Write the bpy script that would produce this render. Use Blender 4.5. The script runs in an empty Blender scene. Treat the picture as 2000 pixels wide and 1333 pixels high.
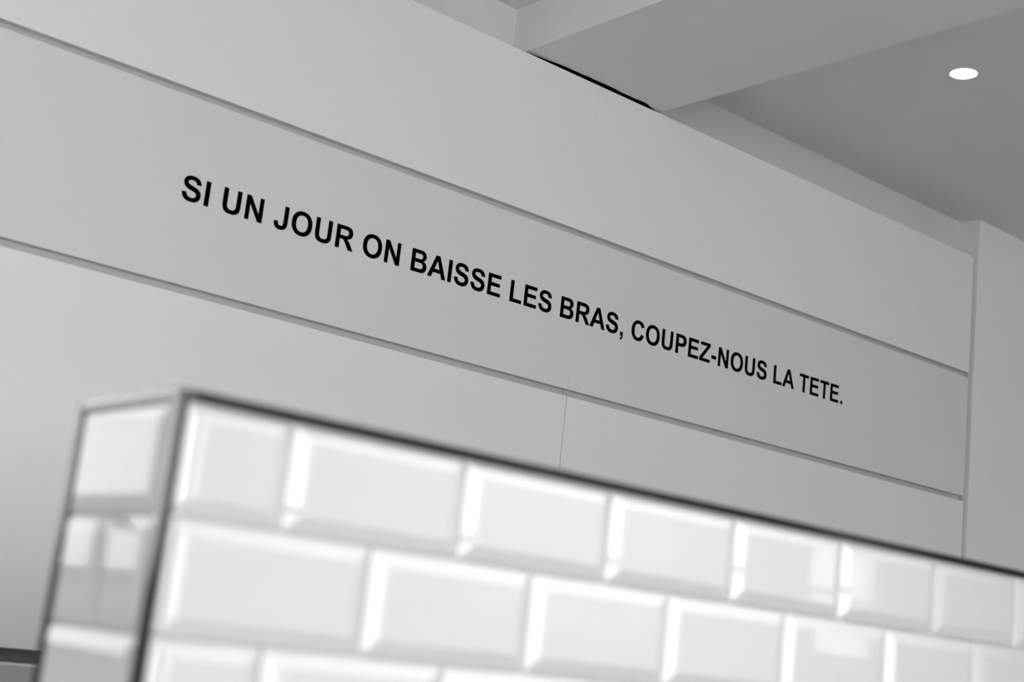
import bpy, bmesh, math, random
from mathutils import Matrix, Vector

# ------------------------------------------------------------------ camera
SC = bpy.context.scene
H = 1.25                                   # eye height above the floor
A, B, Cr = 0.2112, 0.6864, 0.1113          # pitch, yaw, roll
F = Vector((math.sin(B)*math.cos(A), math.cos(B)*math.cos(A), math.sin(A)))
R0 = Vector((math.cos(B), -math.sin(B), 0)); U0 = R0.cross(F)
R = R0*math.cos(Cr) + U0*math.sin(Cr); U = U0*math.cos(Cr) - R0*math.sin(Cr)
cd = bpy.data.cameras.new('camera'); cam = bpy.data.objects.new('camera', cd)
SC.collection.objects.link(cam)
m = Matrix((R, U, -F)).transposed().to_4x4(); m.translation = (0, 0, H)
cam.matrix_world = m
cd.sensor_fit = 'HORIZONTAL'; cd.sensor_width = 36; cd.lens = 2799.5/2000*36
cd.clip_start = 0.02
cd.dof.use_dof = True; cd.dof.focus_distance = 3.95; cd.dof.aperture_fstop = 2.9
cd.dof.aperture_blades = 0
SC.camera = cam

# ------------------------------------------------------------------ light
SC.view_settings.view_transform = 'Standard'; SC.view_settings.look = 'None'
SC.view_settings.gamma = 1.0; SC.view_settings.use_curve_mapping = False
SC.view_settings.exposure = 0.0
W = bpy.data.worlds.new('overcast_sky'); SC.world = W; W.use_nodes = True
nt = W.node_tree; nt.nodes.clear()
wo = nt.nodes.new('ShaderNodeOutputWorld'); bg = nt.nodes.new('ShaderNodeBackground')
tc = nt.nodes.new('ShaderNodeTexCoord'); sx = nt.nodes.new('ShaderNodeSeparateXYZ')
rp = nt.nodes.new('ShaderNodeValToRGB')
rp.color_ramp.elements[0].position = 0.46; rp.color_ramp.elements[0].color = (.70, .70, .70, 1)
rp.color_ramp.elements[1].position = 0.54; rp.color_ramp.elements[1].color = (1, 1, 1, 1)
mp = nt.nodes.new('ShaderNodeMapRange'); mp.inputs[1].default_value = -1; mp.inputs[2].default_value = 1
nt.links.new(tc.outputs['Generated'], sx.inputs[0]); nt.links.new(sx.outputs['Z'], mp.inputs[0])
nt.links.new(mp.outputs[0], rp.inputs[0]); nt.links.new(rp.outputs[0], bg.inputs[0])
bg.inputs[1].default_value = 9.8
nt.links.new(bg.outputs[0], wo.inputs[0])
SC.cycles.max_bounces = 12; SC.cycles.diffuse_bounces = 8; SC.cycles.glossy_bounces = 6
SC.cycles.use_denoising = True

def portal(name, loc, rot, w, h):          # guides the sky's light through a window opening
    l = bpy.data.lights.new(name, 'AREA'); l.shape = 'RECTANGLE'; l.size = w; l.size_y = h
    l.cycles.is_portal = True
    o = bpy.data.objects.new(name, l); SC.collection.objects.link(o)
    o.location = loc; o.rotation_euler = rot
YF, XL, XR = -6.0, -4.0, 13.0               # room: front, left, right wall planes
WIN = [  # wall, along0, along1, z0, z1, blind drawn
    ('front', -3.2, 3.1, 0.60, 2.90, 0),
    ('front', 6.40, 8.60, 1.40, 2.65, 1),
    ('front', 10.30, 11.20, 1.45, 2.55, 2),
    ('left', -2.2, 0.1, 1.50, 2.92, 0),
    ('back', -0.85, 0.22, 1.29, 2.75, 2),
]
YB = 3.27                                  # back wall plane
for w_, a0, a1, z0, z1, bl in WIN:
    c, zc, wd, ht = (a0+a1)/2, (z0+z1)/2, a1-a0, z1-z0
    if w_ == 'front': portal('window_daylight', (c, YF-.22, zc), (math.pi/2, 0, math.pi), wd, ht)   # aims +Y
    if w_ == 'left': portal('window_daylight', (XL-.22, c, zc), (math.pi/2, 0, math.pi/2), wd, ht)   # aims +X
    if w_ == 'back': portal('window_daylight', (c, YB+.22, zc), (math.pi/2, 0, 0), wd, ht)           # aims -Y

# ------------------------------------------------------------------ materials
def mat(name, col, rough=.5, metal=0.0, noise=0.0, scale=60, bump=0.0, bscale=300, spec=.5, emit=0.0, coat=0.0):
    M = bpy.data.materials.new(name); M.use_nodes = True
    n = M.node_tree.nodes; L = M.node_tree.links
    b = n['Principled BSDF']
    c = (col, col, col, 1)
    b.inputs['Base Color'].default_value = c; b.inputs['Roughness'].default_value = rough
    b.inputs['Metallic'].default_value = metal; b.inputs['Specular IOR Level'].default_value = spec
    b.inputs['Coat Weight'].default_value = coat; b.inputs['Coat Roughness'].default_value = .03
    t = n.new('ShaderNodeTexCoord')
    if noise:
        x = n.new('ShaderNodeTexNoise'); x.inputs['Scale'].default_value = scale; x.inputs['Detail'].default_value = 5
        r = n.new('ShaderNodeMapRange')
        r.inputs[3].default_value = col*(1-noise); r.inputs[4].default_value = min(1, col*(1+noise))
        k = n.new('ShaderNodeCombineColor')
        L.new(t.outputs['Object'], x.inputs['Vector']); L.new(x.outputs['Fac'], r.inputs[0])
        for i in range(3): L.new(r.outputs[0], k.inputs[i])
        L.new(k.outputs[0], b.inputs['Base Color'])
    if bump:
        x = n.new('ShaderNodeTexNoise'); x.inputs['Scale'].default_value = bscale; x.inputs['Detail'].default_value = 4
        p = n.new('ShaderNodeBump'); p.inputs['Strength'].default_value = bump; p.inputs['Distance'].default_value = .002
        L.new(t.outputs['Object'], x.inputs['Vector']); L.new(x.outputs['Fac'], p.inputs['Height'])
        L.new(p.outputs[0], b.inputs['Normal'])
    if emit:
        b.inputs['Emission Color'].default_value = (1, 1, 1, 1); b.inputs['Emission Strength'].default_value = emit
    return M
M = dict(
    plaster=mat('white_plaster', .74, .9, noise=.03, scale=8, bump=.15, bscale=90, spec=.2),
    dark_wall=mat('dark_grey_plaster', .14, .8, noise=.05, scale=8, bump=.15, bscale=90, spec=.2),
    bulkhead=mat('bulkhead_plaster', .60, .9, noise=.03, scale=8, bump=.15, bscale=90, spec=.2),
    ceiling=mat('ceiling_paint', .70, .9, noise=.03, scale=6, bump=.15, bscale=90, spec=.2),
    panel=mat('satin_white_panel', .74, .5, noise=.035, scale=220, bump=.03, bscale=400, spec=.3),
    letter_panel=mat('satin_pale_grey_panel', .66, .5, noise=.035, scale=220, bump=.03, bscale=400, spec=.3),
    base_panel=mat('grey_base_panel', .42, .45, noise=.03, scale=200, bump=.03, bscale=400),
    carcass=mat('white_carcass', .66, .6, noise=.02, scale=100),
    rail=mat('shade_toned_rail', .47, .5, noise=.02, scale=100),  # greyed so its colour carries the shade inside the shallow recesses
    shaded_rail=mat('deep_shade_rail', .22, .5, noise=.02, scale=100),  # darker copy, shade of the deep bottom recess put into the colour
    gap_shade=mat('painted_gap_shade', .006, 1.0, noise=.3, scale=40, spec=0),  # near-black stand-in for the shade in the gap under the beam
    vinyl=mat('black_vinyl', .0015, .8, noise=.1, scale=60, spec=.0),
    tile=mat('white_glaze', .565, .025, noise=.012, scale=30, bump=.012, bscale=25, spec=.42),
    grout=mat('pale_grout', .60, .95, noise=.06, scale=300, bump=.2, bscale=500, spec=.1),
    trim=mat('dark_polished_metal', .13, .14, metal=1.0, noise=.1, scale=30),
    frame=mat('painted_frame', .7, .5, noise=.02, scale=50),
    floor=mat('grey_floor', .58, .5, noise=.12, scale=5, bump=.1, bscale=60),
    rim=mat('white_rim', .8, .4, noise=.02, scale=60),
    lamp=mat('lamp_glow', .9, .5, noise=.02, scale=60, emit=16.0),
)

bl = bpy.data.materials.new('translucent_dim_sheet'); bl.use_nodes = True; M['dim_sheet'] = bl
bn = bl.node_tree.nodes; bn.remove(bn['Principled BSDF'])
bt = bn.new('ShaderNodeBsdfTranslucent'); bd = bn.new('ShaderNodeBsdfDiffuse'); bm_ = bn.new('ShaderNodeMixShader')
bt.inputs[0].default_value = (.55, .55, .55, 1); bd.inputs[0].default_value = (.7, .7, .7, 1); bm_.inputs[0].default_value = .4
bl.node_tree.links.new(bt.outputs[0], bm_.inputs[2]); bl.node_tree.links.new(bd.outputs[0], bm_.inputs[1])
bl.node_tree.links.new(bm_.outputs[0], bn['Material Output'].inputs[0])

sh = bpy.data.materials.new('sheer_dim_sheet'); sh.use_nodes = True; M['sheer'] = sh
sn = sh.node_tree.nodes; sn.remove(sn['Principled BSDF'])
st = sn.new('ShaderNodeBsdfTransparent'); sd = sn.new('ShaderNodeBsdfTranslucent'); sm = sn.new('ShaderNodeMixShader')
st.inputs[0].default_value = (.68, .68, .68, 1); sd.inputs[0].default_value = (.6, .6, .6, 1); sm.inputs[0].default_value = .5
sh.node_tree.links.new(st.outputs[0], sm.inputs[1]); sh.node_tree.links.new(sd.outputs[0], sm.inputs[2])
sh.node_tree.links.new(sm.outputs[0], sn['Material Output'].inputs[0])

# ------------------------------------------------------------------ helpers
def box(bm, x0, x1, y0, y1, z0, z1):
    v = [bm.verts.new((x, y, z)) for x in (x0, x1) for y in (y0, y1) for z in (z0, z1)]
    for f in ((0,1,3,2), (4,6,7,5), (0,4,5,1), (2,3,7,6), (0,2,6,4), (1,5,7,3)):
        bm.faces.new([v[i] for i in f])
    return v
def mesh_of(name, bm, ma, bevel=0.0, seg=1):
    if bevel:
        bmesh.ops.bevel(bm, geom=list(bm.edges), offset=bevel, segments=seg, affect='EDGES', clamp_overlap=True)
    bmesh.ops.recalc_face_normals(bm, faces=list(bm.faces))
    me = bpy.data.meshes.new(name); bm.to_mesh(me); bm.free()
    me.materials.append(M[ma]); return me
def link(name, me, parent=None, loc=None):
    o = bpy.data.objects.new(name, me); SC.collection.objects.link(o)
    if parent: o.parent = parent
    if loc is not None: o.location = loc
    return o
def boxes(name, ma, lst, parent=None, bevel=0.0, off=(0, 0, 0), seg=1):
    bm = bmesh.new()
    for b in lst: box(bm, b[0]-off[0], b[1]-off[0], b[2]-off[1], b[3]-off[1], b[4]-off[2], b[5]-off[2])
    return link(name, mesh_of(name, bm, ma, bevel, seg), parent)
def struct(o): o['kind'] = 'structure'; return o
def thing(name, label, cat, loc, rz=0, group=None):
    o = bpy.data.objects.new(name, None); SC.collection.objects.link(o)
    o.location = loc; o.rotation_euler = (0, 0, rz); o.empty_display_size = .1
    o['label'] = label; o['category'] = cat
    if group: o['group'] = group
    return o

# ------------------------------------------------------------------ room shell
K = 1.4                                     # scale of the far wall group
YC = 2.0779*K                               # cabinet front plane
ZT, Z1B, Z1T = 1.1549*K+H, .8382*K+H, .8248*K+H
Z2B, Z2T, Z3B = .5125*K+H, .4985*K+H, -.0761*K+H
Z4T = -.0965*K+H
XE, XS = 3.2565*K, 1.8571*K                 # right end and seam of the cabinets
XW, YW, YBK, ZC = 3.2676*K, 2.0713*K, 2.1287*K, 1.2624*K+H
XBL, XBR = 1.6614*K, 2.0464*K
X0 = 0.40                                   # left end of the cabinets

struct(boxes('floor', 'floor', [(XL-.2, XR+.2, YF-.2, YB+.2, -.1, 0)]))
struct(boxes('ceiling', 'ceiling', [(XL-.2, XR+.2, YF-.2, YB+.2, ZC, ZC+.15)]))
def wall_with_windows(name, fixed, a_lo, a_hi, axis, t, wins, ma='plaster'):
    """a wall of height ZC between a_lo and a_hi with openings cut out (built from blocks)"""
    lst = []; cur = a_lo
    def add(a0, a1, z0, z1):
        if a1-a0 < 1e-4 or z1-z0 < 1e-4: return
        lo, hi = min(fixed, fixed+t), max(fixed, fixed+t)
        lst.append((a0, a1, lo, hi, z0, z1) if axis == 'x' else (lo, hi, a0, a1, z0, z1))
    for a0, a1, z0, z1 in sorted(wins):
        add(cur, a0, 0, ZC); add(a0, a1, 0, z0); add(a0, a1, z1, ZC); cur = a1
    add(cur, a_hi, 0, ZC)
    return struct(boxes(name, ma, lst))
wall_with_windows('wall_front', YF, XL-.2, XR+.2, 'x', -.2, [w[1:5] for w in WIN if w[0] == 'front'], 'dark_wall')
wall_with_windows('wall_left', XL, YF, YB, 'y', -.2, [w[1:5] for w in WIN if w[0] == 'left'], 'dark_wall')
wall_with_windows('wall_back', YB, XL-.2, XR+.2, 'x', .2, [w[1:5] for w in WIN if w[0] == 'back'])
wall_with_windows('wall_side', XR, YF, YB, 'y', .2, [])
# pier that finishes flush with the cabinets on the right
struct(boxes('wall_right', 'plaster', [(XW, XR, YW, YB, 0, ZC)]))
# plaster bulkhead above the cabinets
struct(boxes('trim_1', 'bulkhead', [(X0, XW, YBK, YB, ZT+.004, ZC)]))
# window frames with glazing bars
for i, (w_, a0, a1, z0, z1, bl) in enumerate(WIN):
    f = .05; n = max(1, round((a1-a0)/.75)); bars = []
    seq = [(a0, a0+f, z0, z1), (a1-f, a1, z0, z1), (a0+f, a1-f, z0, z0+f), (a0+f, a1-f, z1-f, z1)]
    zm = z0+(z1-z0)*.55
    seq.append((a0+f, a1-f, zm-.025, zm+.025))
    for k in range(1, n):
        c = a0+(a1-a0)*k/n; seq += [(c-.02, c+.02, z0+f, zm-.025), (c-.02, c+.02, zm+.025, z1-f)]
    for p, q, r, s in seq:
        if w_ == 'front': bars.append((p, q, YF-.13, YF-.07, r, s))
        elif w_ == 'back': bars.append((p, q, YB+.07, YB+.13, r, s))
        else: bars.append((XL-.13, XL-.07, p, q, r, s))
    wn = struct(boxes('window_%d' % (i+1), 'frame', bars))
    if bl:
        y0, y1 = (YF-.05, YF-.049) if w_ == 'front' else (YB+.049, YB+.05)
        boxes('roller_blind', 'dim_sheet' if bl == 1 else 'sheer', [(a0+.01, a1-.01, y0, y1, z0+.01, z1-.01)], wn)  # unseen sheets added to dim the daylight and its reflections

# ceiling beam that dies into the cabinets, ragged plaster end over a gap whose shade is painted black
ZB = ZT+.0075
bm = bmesh.new()
random.seed(4)
ends = [(XBL, YBK), (XBL+.010, YBK)]; n = 24
for i in range(n+1):
    t = i/n; x = XBL+.010+(XBR-XBL-.020)*t
    hump = min(1, t/.28)*min(1, (1-t)/.12)
    ends.append((x, YC+.014-.021*hump+(random.uniform(-.0022, .0022) if 0 < i < n else 0)))
ends += [(XBR-.010, YBK), (XBR, YBK)]; N = len(ends)-1
lo0 = [bm.verts.new((x, YF, ZB)) for x, y in ends]; lo1 = [bm.verts.new((x, y, ZB)) for x, y in ends]
up0 = [bm.verts.new((x, YF, ZC)) for x, y in ends]; up1 = [bm.verts.new((x, y, ZC)) for x, y in ends]
for i in range(N):
    if ends[i+1][0]-ends[i][0] > 1e-6:
        bm.faces.new((lo0[i], lo0[i+1], lo1[i+1], lo1[i])); bm.faces.new((up0[i], up1[i], up1[i+1], up0[i+1]))
    bm.faces.new((lo1[i], lo1[i+1], up1[i+1], up1[i]))
    if ends[i+1][0]-ends[i][0] > 1e-6: bm.faces.new((lo0[i], up0[i], up0[i+1], lo0[i+1]))
bm.faces.new((lo0[0], lo1[0], up1[0], up0[0])); bm.faces.new((lo0[N], up0[N], up1[N], lo1[N]))
beam = struct(link('trim_2', mesh_of('trim_2', bm, 'plaster')))
# solid upper part of the beam over the cabinet tops, black box under it paints the gap's shade
boxes('beam_end', 'plaster', [(XBL+.0102, XBR-.0102, YC+.0165, YBK-.0005, ZB+.02, ZC-.0005)], beam)
boxes('slot_shade', 'gap_shade', [(XBL+.0102, XBR-.0102, YC-.0015, YBK-.0005, ZB+.003, ZB+.0199)], beam)

# ------------------------------------------------------------------ cabinets
G = 'cabinets'
TD = .0195                                  # panel thickness = depth of the grip recess
def cabinet(label, x0, x1, z0, z1, pm, rail, gl=0.0, gr=0.0, endcap=False, deep=0.0):
    """x0..x1, z0..z1: the front panel; rail: (zlow, zhigh) of the grip recess under it"""
    o = thing('wall_cabinet', label, 'cabinet', ((x0+x1)/2, YC, z0), 0, 'wall cabinets')
    off = tuple(o.location)
    lo = rail[0] if rail else z0
    boxes('body', 'carcass', [(x0+.0007, x1-.0007, YC+TD+.0005, YB-.001, (z0 if deep else lo)+.0003, z1-.0003)], o, 0, off)
    boxes('front_panel', pm, [(x0+gl, x1-gr, YC, YC+TD, z0, z1)], o, .0003, off)
    if rail:
        lst = [(x0+.0007, x1-.0007, YC+TD-.001+deep, YC+TD+.0004+deep, rail[0]+.0004, rail[1]-.0004)]
        if endcap: lst.append((x1-.004, x1, YC+.001, YC+TD-.001, rail[0]+.0004, rail[1]-.0004))
        boxes('grip_recess', 'shaded_rail' if deep else 'rail', lst, o, 0, off)
    return o
rows = [
    (Z1B, ZT, 'panel', (Z1T, Z1B), 'white top-row cabinet under the ceiling, %s'),
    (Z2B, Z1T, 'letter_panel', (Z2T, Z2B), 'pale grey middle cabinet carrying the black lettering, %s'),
    (Z3B, Z2T, 'panel', (Z4T, Z3B), 'tall white cabinet below the lettered row, %s'),
]
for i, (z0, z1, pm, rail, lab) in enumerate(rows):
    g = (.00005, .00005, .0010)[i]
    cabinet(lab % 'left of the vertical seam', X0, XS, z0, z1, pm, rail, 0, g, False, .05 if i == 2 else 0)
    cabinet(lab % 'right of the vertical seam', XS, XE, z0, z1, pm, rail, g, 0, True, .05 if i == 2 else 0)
o = thing('base_cabinet', 'grey base cabinet below the dark slot, left of the tiled partition', 'cabinet', ((X0+XE)/2, YC, 0))
off = tuple(o.location)
boxes('body', 'carcass', [(X0, XE, YC+TD+.0005, YB-.001, .1, Z4T-.0005)], o, 0, off)
boxes('front_panel', 'base_panel', [(X0, XE, YC, YC+TD, .1, Z4T-.0005)], o, .0015, off)
boxes('edge_strip', 'panel', [(X0, XE, YC-.0015, YC+TD, Z4T-.0049, Z4T-.0002)], o, .0004, off)['label'] = 'pale strip along the top edge'
boxes('plinth', 'base_panel', [(X0, XE, YC+.05, YB-.001, 0, .0995)], o, 0, off)

# ------------------------------------------------------------------ lettering
def q(*a): return a
GL = {  # contours: (x, y, on) ; on = 1 corner/on-curve point, 0 = quadratic handle ; advance width
'S': (1366, ["74,477 362,505 *388,360 467,292 *547,224 682,224 *825,224 897,284 *970,345 970,426 *970,478 939,514 *909,551 833,578 *781,596 596,642 *358,701 262,787 *127,908 127,1082 *127,1194 190,1291 *254,1389 373,1440 *493,1491 662,1491 *938,1491 1077,1370 *1217,1249 1224,1047 928,1034 *909,1147 846,1196 *784,1246 659,1246 *530,1246 457,1193 *410,1159 410,1102 *410,1050 454,1013 *510,966 726,915 *942,864 1045,809 *1149,755 1207,660 *1266,566 1266,427 *1266,301 1196,191 *1126,81 998,27 *870,-26 679,-26 *401,-26 252,102 *103,231 74,477"]),
'I': (569, ["137,0 137,1466 433,1466 433,0"]),
'U': (1479, ["147,1466 443,1466 443,672 *443,483 454,427 *473,337 544,282 *616,228 740,228 *866,228 930,279 *994,331 1007,406 *1020,481 1020,655 1020,1466 1316,1466 1316,696 *1316,432 1292,323 *1268,214 1203,139 *1139,64 1031,19 *923,-25 749,-25 *539,-25 430,23 *322,72 259,149 *196,227 176,312 *147,438 147,684"]),
'N': (1479, ["152,0 152,1466 440,1466 1040,487 1040,1466 1315,1466 1315,0 1018,0 427,956 427,0"]),
'J': (1139, ["676,1466 972,1466 972,538 *972,356 940,258 *897,130 784,52 *671,-25 486,-25 *269,-25 152,96 *35,218 34,453 314,485 *319,359 351,307 *399,228 497,228 *596,228 637,284 *676,341 676,519"]),
'O': (1593, ["89,724 *89,948 156,1100 *206,1212 292,1301 *379,1390 482,1433 *619,1491 798,1491 *1122,1491 1316,1290 *1511,1089 1511,731 *1511,376 1318,175 *1125,-25 802,-25 *475,-25 282,174 *89,374 89,724",
             "394,734 *394,485 509,356 *624,228 801,228 *978,228 1091,355 *1205,483 1205,738 *1205,990 1094,1114 *984,1238 801,1238 *618,1238 506,1112 *394,987 394,734"]),
'R': (1479, ["150,0 150,1466 773,1466 *1008,1466 1114,1426 *1221,1387 1285,1286 *1349,1185 1349,1055 *1349,890 1252,782 *1155,675 962,647 *1058,591 1120,524 *1183,457 1289,286 1468,0 1114,0 900,319 *786,490 744,534 *702,579 655,595 *608,612 506,612 446,612 446,0",
             "446,846 665,846 *878,846 931,864 *984,882 1014,926 *1044,970 1044,1036 *1044,1110 1004,1155 *965,1201 893,1213 *857,1218 677,1218 446,1218"]),
'B': (1479, ["150,1466 736,1466 *910,1466 995,1451 *1081,1437 1148,1391 *1216,1345 1261,1268 *1306,1192 1306,1097 *1306,994 1250,908 *1195,822 1100,779 *1234,740 1306,646 *1378,552 1378,425 *1378,325 1331,230 *1285,136 1204,79 *1124,23 1006,10 *932,2 649,0 150,0",
             "446,1222 446,883 640,883 *813,883 855,888 *931,897 974,940 *1018,984 1018,1055 *1018,1123 980,1165 *943,1208 869,1217 *825,1222 616,1222",
             "446,639 446,247 720,247 *880,247 923,256 *989,268 1030,314 *1072,361 1072,439 *1072,505 1040,551 *1008,597 947,618 *887,639 685,639"]),
'A': (1479, ["1471,0 1149,0 1021,333 435,333 314,0 0,0 571,1466 884,1466", "926,580 724,1124 526,580"]),
'E': (1366, ["149,0 149,1466 1236,1466 1236,1218 445,1218 445,893 1181,893 1181,646 445,646 445,247 1264,247 1264,0"]),
'L': (1251, ["157,0 157,1466 453,1466 453,247 1189,247 1189,0"]),
'C': (1479, ["1087,539 1374,448 *1308,208 1154,91 *1001,-25 765,-25 *473,-25 285,174 *97,374 97,720 *97,1086 286,1288 *475,1491 783,1491 *1052,1491 1220,1332 *1320,1238 1370,1062 1077,992 *1051,1106 968,1172 *886,1238 768,1238 *605,1238 503,1121 *402,1004 402,742 *402,464 502,346 *602,228 762,228 *880,228 965,303 *1050,378 1087,539"]),
'P': (1366, ["149,0 149,1466 624,1466 *894,1466 976,1444 *1102,1411 1187,1300 *1272,1190 1272,1015 *1272,880 1223,788 *1174,696 1098,643 *1023,591 945,574 *839,553 638,553 445,553 445,0",
             "445,1218 445,802 607,802 *782,802 841,825 *900,848 933,897 *967,946 967,1011 *967,1091 920,1143 *873,1195 801,1208 *748,1218 588,1218"]),
'Z': (1251, ["22,0 22,267 790,1218 108,1218 108,1466 1162,1466 1162,1236 361,247 1193,247 1193,0"]),
'T': (1251, ["479,0 479,1218 43,1218 43,1466 1211,1466 1211,1218 775,1218 775,0"]),
'-': (682, ["67,390 67,671 612,671 612,390"]),
',': (569, ["139,0 139,281 420,281 420,80 *420,-42 399,-112 *377,-182 323,-231 *263,-285 184,-310 129,-194 *215,-166 251,-115 *287,-64 289,0"]),
'.': (569, ["147,0 147,281 428,281 428,0"]),
' ': (569, []),
}
def contour(s):
    pts = []; toks = [(tuple(map(float, t.strip('*').split(','))), t[0] != '*') for t in s.split()]
    if toks[0][0] == toks[-1][0]: toks = toks[:-1]
    n = len(toks); i = 0
    while i < n:
        p, on = toks[i]
        if on: pts.append(p)
        else:
            a, c = pts[-1], toks[(i+1) % n][0]
            for k in range(1, 6):
                t = k/6
                pts.append(tuple((1-t)**2*a[j]+2*t*(1-t)*p[j]+t*t*c[j] for j in range(2)))
        i += 1
    return pts
EM = .0595*K; CAP = .0424*K; VS = CAP/1466; HS = EM/2048; TH = .0005
glyph = {}
def glyph_mesh(ch):
    if ch in glyph: return glyph[ch]
    cu = bpy.data.curves.new('letter', 'CURVE'); cu.dimensions = '2D'; cu.fill_mode = 'BOTH'; cu.extrude = TH/2
    for s in GL[ch][1]:
        pts = contour(s); sp = cu.splines.new('POLY'); sp.points.add(len(pts)-1); sp.use_cyclic_u = True
        for k, (x, y) in enumerate(pts): sp.points[k].co = (x*HS, y*VS, 0, 1)
    tmp = bpy.data.objects.new('tmp', cu); SC.collection.objects.link(tmp)
    dg = bpy.context.evaluated_depsgraph_get(); me = bpy.data.meshes.new_from_object(tmp.evaluated_get(dg))
    bpy.data.objects.remove(tmp); bpy.data.curves.remove(cu)
    me.transform(Matrix.Rotation(math.pi/2, 4, 'X')); me.name = 'letter'
    me.materials.clear(); me.materials.append(M['vinyl']); glyph[ch] = me
    return me
TEXT = "SI UN JOUR ON BAISSE LES BRAS, COUPEZ-NOUS LA TETE."
XT = .9807*K - 74*HS; ZTX = .6513*K+H
let = thing('wall_lettering', 'black capital lettering of a French slogan across the middle cabinet row', 'lettering', (XT, YC-TH/2-.0001, ZTX))
pen = 0
for ch in TEXT:
    if GL[ch][1]: link('letter' if ch.isalpha() else 'punctuation_mark', glyph_mesh(ch), let, (pen*HS, 0, 0))
    pen += GL[ch][0]

# ------------------------------------------------------------------ downlights
def downlight(label, x, y, watts, cone=54, blend=.6):
    dl = thing('downlight', label, 'ceiling light', (x, y, ZC), 0, 'recessed downlights')
    bm = bmesh.new(); n = 48; r0, r1 = .0385, .0425
    rings = []
    for r, z in ((r0, -.0002), (r0, -.0022), (r1-.001, -.0022), (r1, -.0012), (r1, -.0002)):
        rings.append([bm.verts.new((r*math.cos(2*math.pi*k/n), r*math.sin(2*math.pi*k/n), z)) for k in range(n)])
    for a in range(5):
        b = (a+1) % 5
        for k in range(n): bm.faces.new((rings[a][k], rings[a][(k+1) % n], rings[b][(k+1) % n], rings[b][k]))
    link('rim', mesh_of('rim', bm, 'rim'), dl)
    bm = bmesh.new()
    bmesh.ops.create_cone(bm, cap_ends=True, segments=n, radius1=.0382, radius2=.0382, depth=.0012)
    bmesh.ops.translate(bm, verts=list(bm.verts), vec=(0, 0, -.0009))
    link('lamp_lens', mesh_of('lamp_lens', bm, 'lamp'), dl)
    l = bpy.data.lights.new('lamp_beam', 'SPOT'); l.energy = watts; l.spot_size = math.radians(cone); l.spot_blend = blend
    l.shadow_soft_size = .03
    link('lamp_beam', l, dl, (0, 0, -.004))
downlight('small round recessed ceiling downlight, lit white, right of the beam', 2.4222*K, 1.5879*K, 25)
downlight('added unseen ceiling downlight brightening the left end of the tiled partition', 1.08, .60, 255, 72, 1.0)  # unseen lamp added to lift the upper tile bevels
downlight('recessed ceiling downlight just right of the beam, above the tiled partition', 3.47, .10, 15)
downlight('recessed ceiling downlight at the far right end of the row above the partition', 4.58, .10, 15)

# ------------------------------------------------------------------ tiled partition
TP = thing('tiled_partition', 'half-height partition clad in glossy white bevelled metro tiles with dark metal edging', 'partition', (.5549, 1.1111, 0), -.007)
LEN, THK, ZTOP = 3.3, .2022, .1875+H
PITCH, ZR1, PH = .1005, .0792+H, .1144
EDGE = .0095                                 # width of the metal edging
FACE = -.003                                 # tile face; core is behind
boxes('core', 'grout', [(.006, LEN, .006, THK-.004, 0, ZTOP-.003)], TP)
tcache = {}
def tile_mesh(w, h):
    key = (round(w, 4), round(h, 4))
    if key in tcache: return tcache[key]
    bm = bmesh.new(); loops = []
    for ins, d in ((0, 0), (0, .0035), (.0010, .0045), (.0142, .0098), (.0162, .0103)):
        x, z = w/2-ins, h/2-ins
        loops.append([bm.verts.new(c) for c in ((-x, -d, -z), (x, -d, -z), (x, -d, z), (-x, -d, z))])
    for a, b in zip(loops, loops[1:]):
        for k in range(4): bm.faces.new((a[k], a[(k+1) % 4], b[(k+1) % 4], b[k]))
    bm.faces.new(loops[-1]); bm.faces.new(loops[0])
    me = mesh_of('tile', bm, 'tile'); tcache[key] = me
    return me
random.seed(11)
JT = .0020
def put_tile(u0, u1, z0, z1, side):
    w, h = u1-u0-JT, z1-z0-JT
    if w < .012: return
    o = link('tile', tile_mesh(w, h), TP)
    a, b = random.uniform(-.004, .004), random.uniform(-.004, .004)
    if side: o.location = (.0058, (u0+u1)/2, (z0+z1)/2); o.rotation_euler = (a, 0, -math.pi/2+b)
    else: o.location = ((u0+u1)/2, .0058, (z0+z1)/2); o.rotation_euler = (a, 0, b)
tops = [ZTOP-EDGE+.001] + [ZR1-PITCH*k for k in range(20)]
for r in range(len(tops)-1):
    z1, z0 = tops[r], max(tops[r+1], .001)
    if z1 < .02: break
    js = [EDGE-.002]; u = PH+(0 if r % 2 == 0 else .1)
    while u < LEN-.001: js.append(u); u += .2
    js.append(LEN)
    for a, b in zip(js, js[1:]): put_tile(a, b, z0, z1, False)
    js = [EDGE-.002, THK-EDGE+.004] if r % 2 == 0 else [EDGE-.002, .105, THK-EDGE+.004]
    for a, b in zip(js, js[1:]): put_tile(a, b, z0, z1, True)
# polished metal edging: L-shaped strips with a rounded outer arris
def edging(name, b): return boxes(name, 'trim', [b], TP, .0022, seg=3)
edging('edge_trim', (EDGE-.003, LEN, FACE-.001, FACE+EDGE, ZTOP-EDGE, ZTOP))              # top front
edging('edge_trim', (FACE-.001, FACE+EDGE, EDGE-.003, THK-.004, ZTOP-EDGE, ZTOP))         # top side
edging('edge_trim', (FACE-.001, EDGE-.0035, FACE-.001, EDGE-.0035, 0, ZTOP))              # near corner
edging('edge_trim', (FACE-.001, FACE+EDGE-.001, THK-.0045, THK+.001, 0, ZTOP))            # far corner
edging('edge_trim', (FACE+EDGE, LEN, THK-.0045, THK+.001, ZTOP-EDGE, ZTOP))               # top back
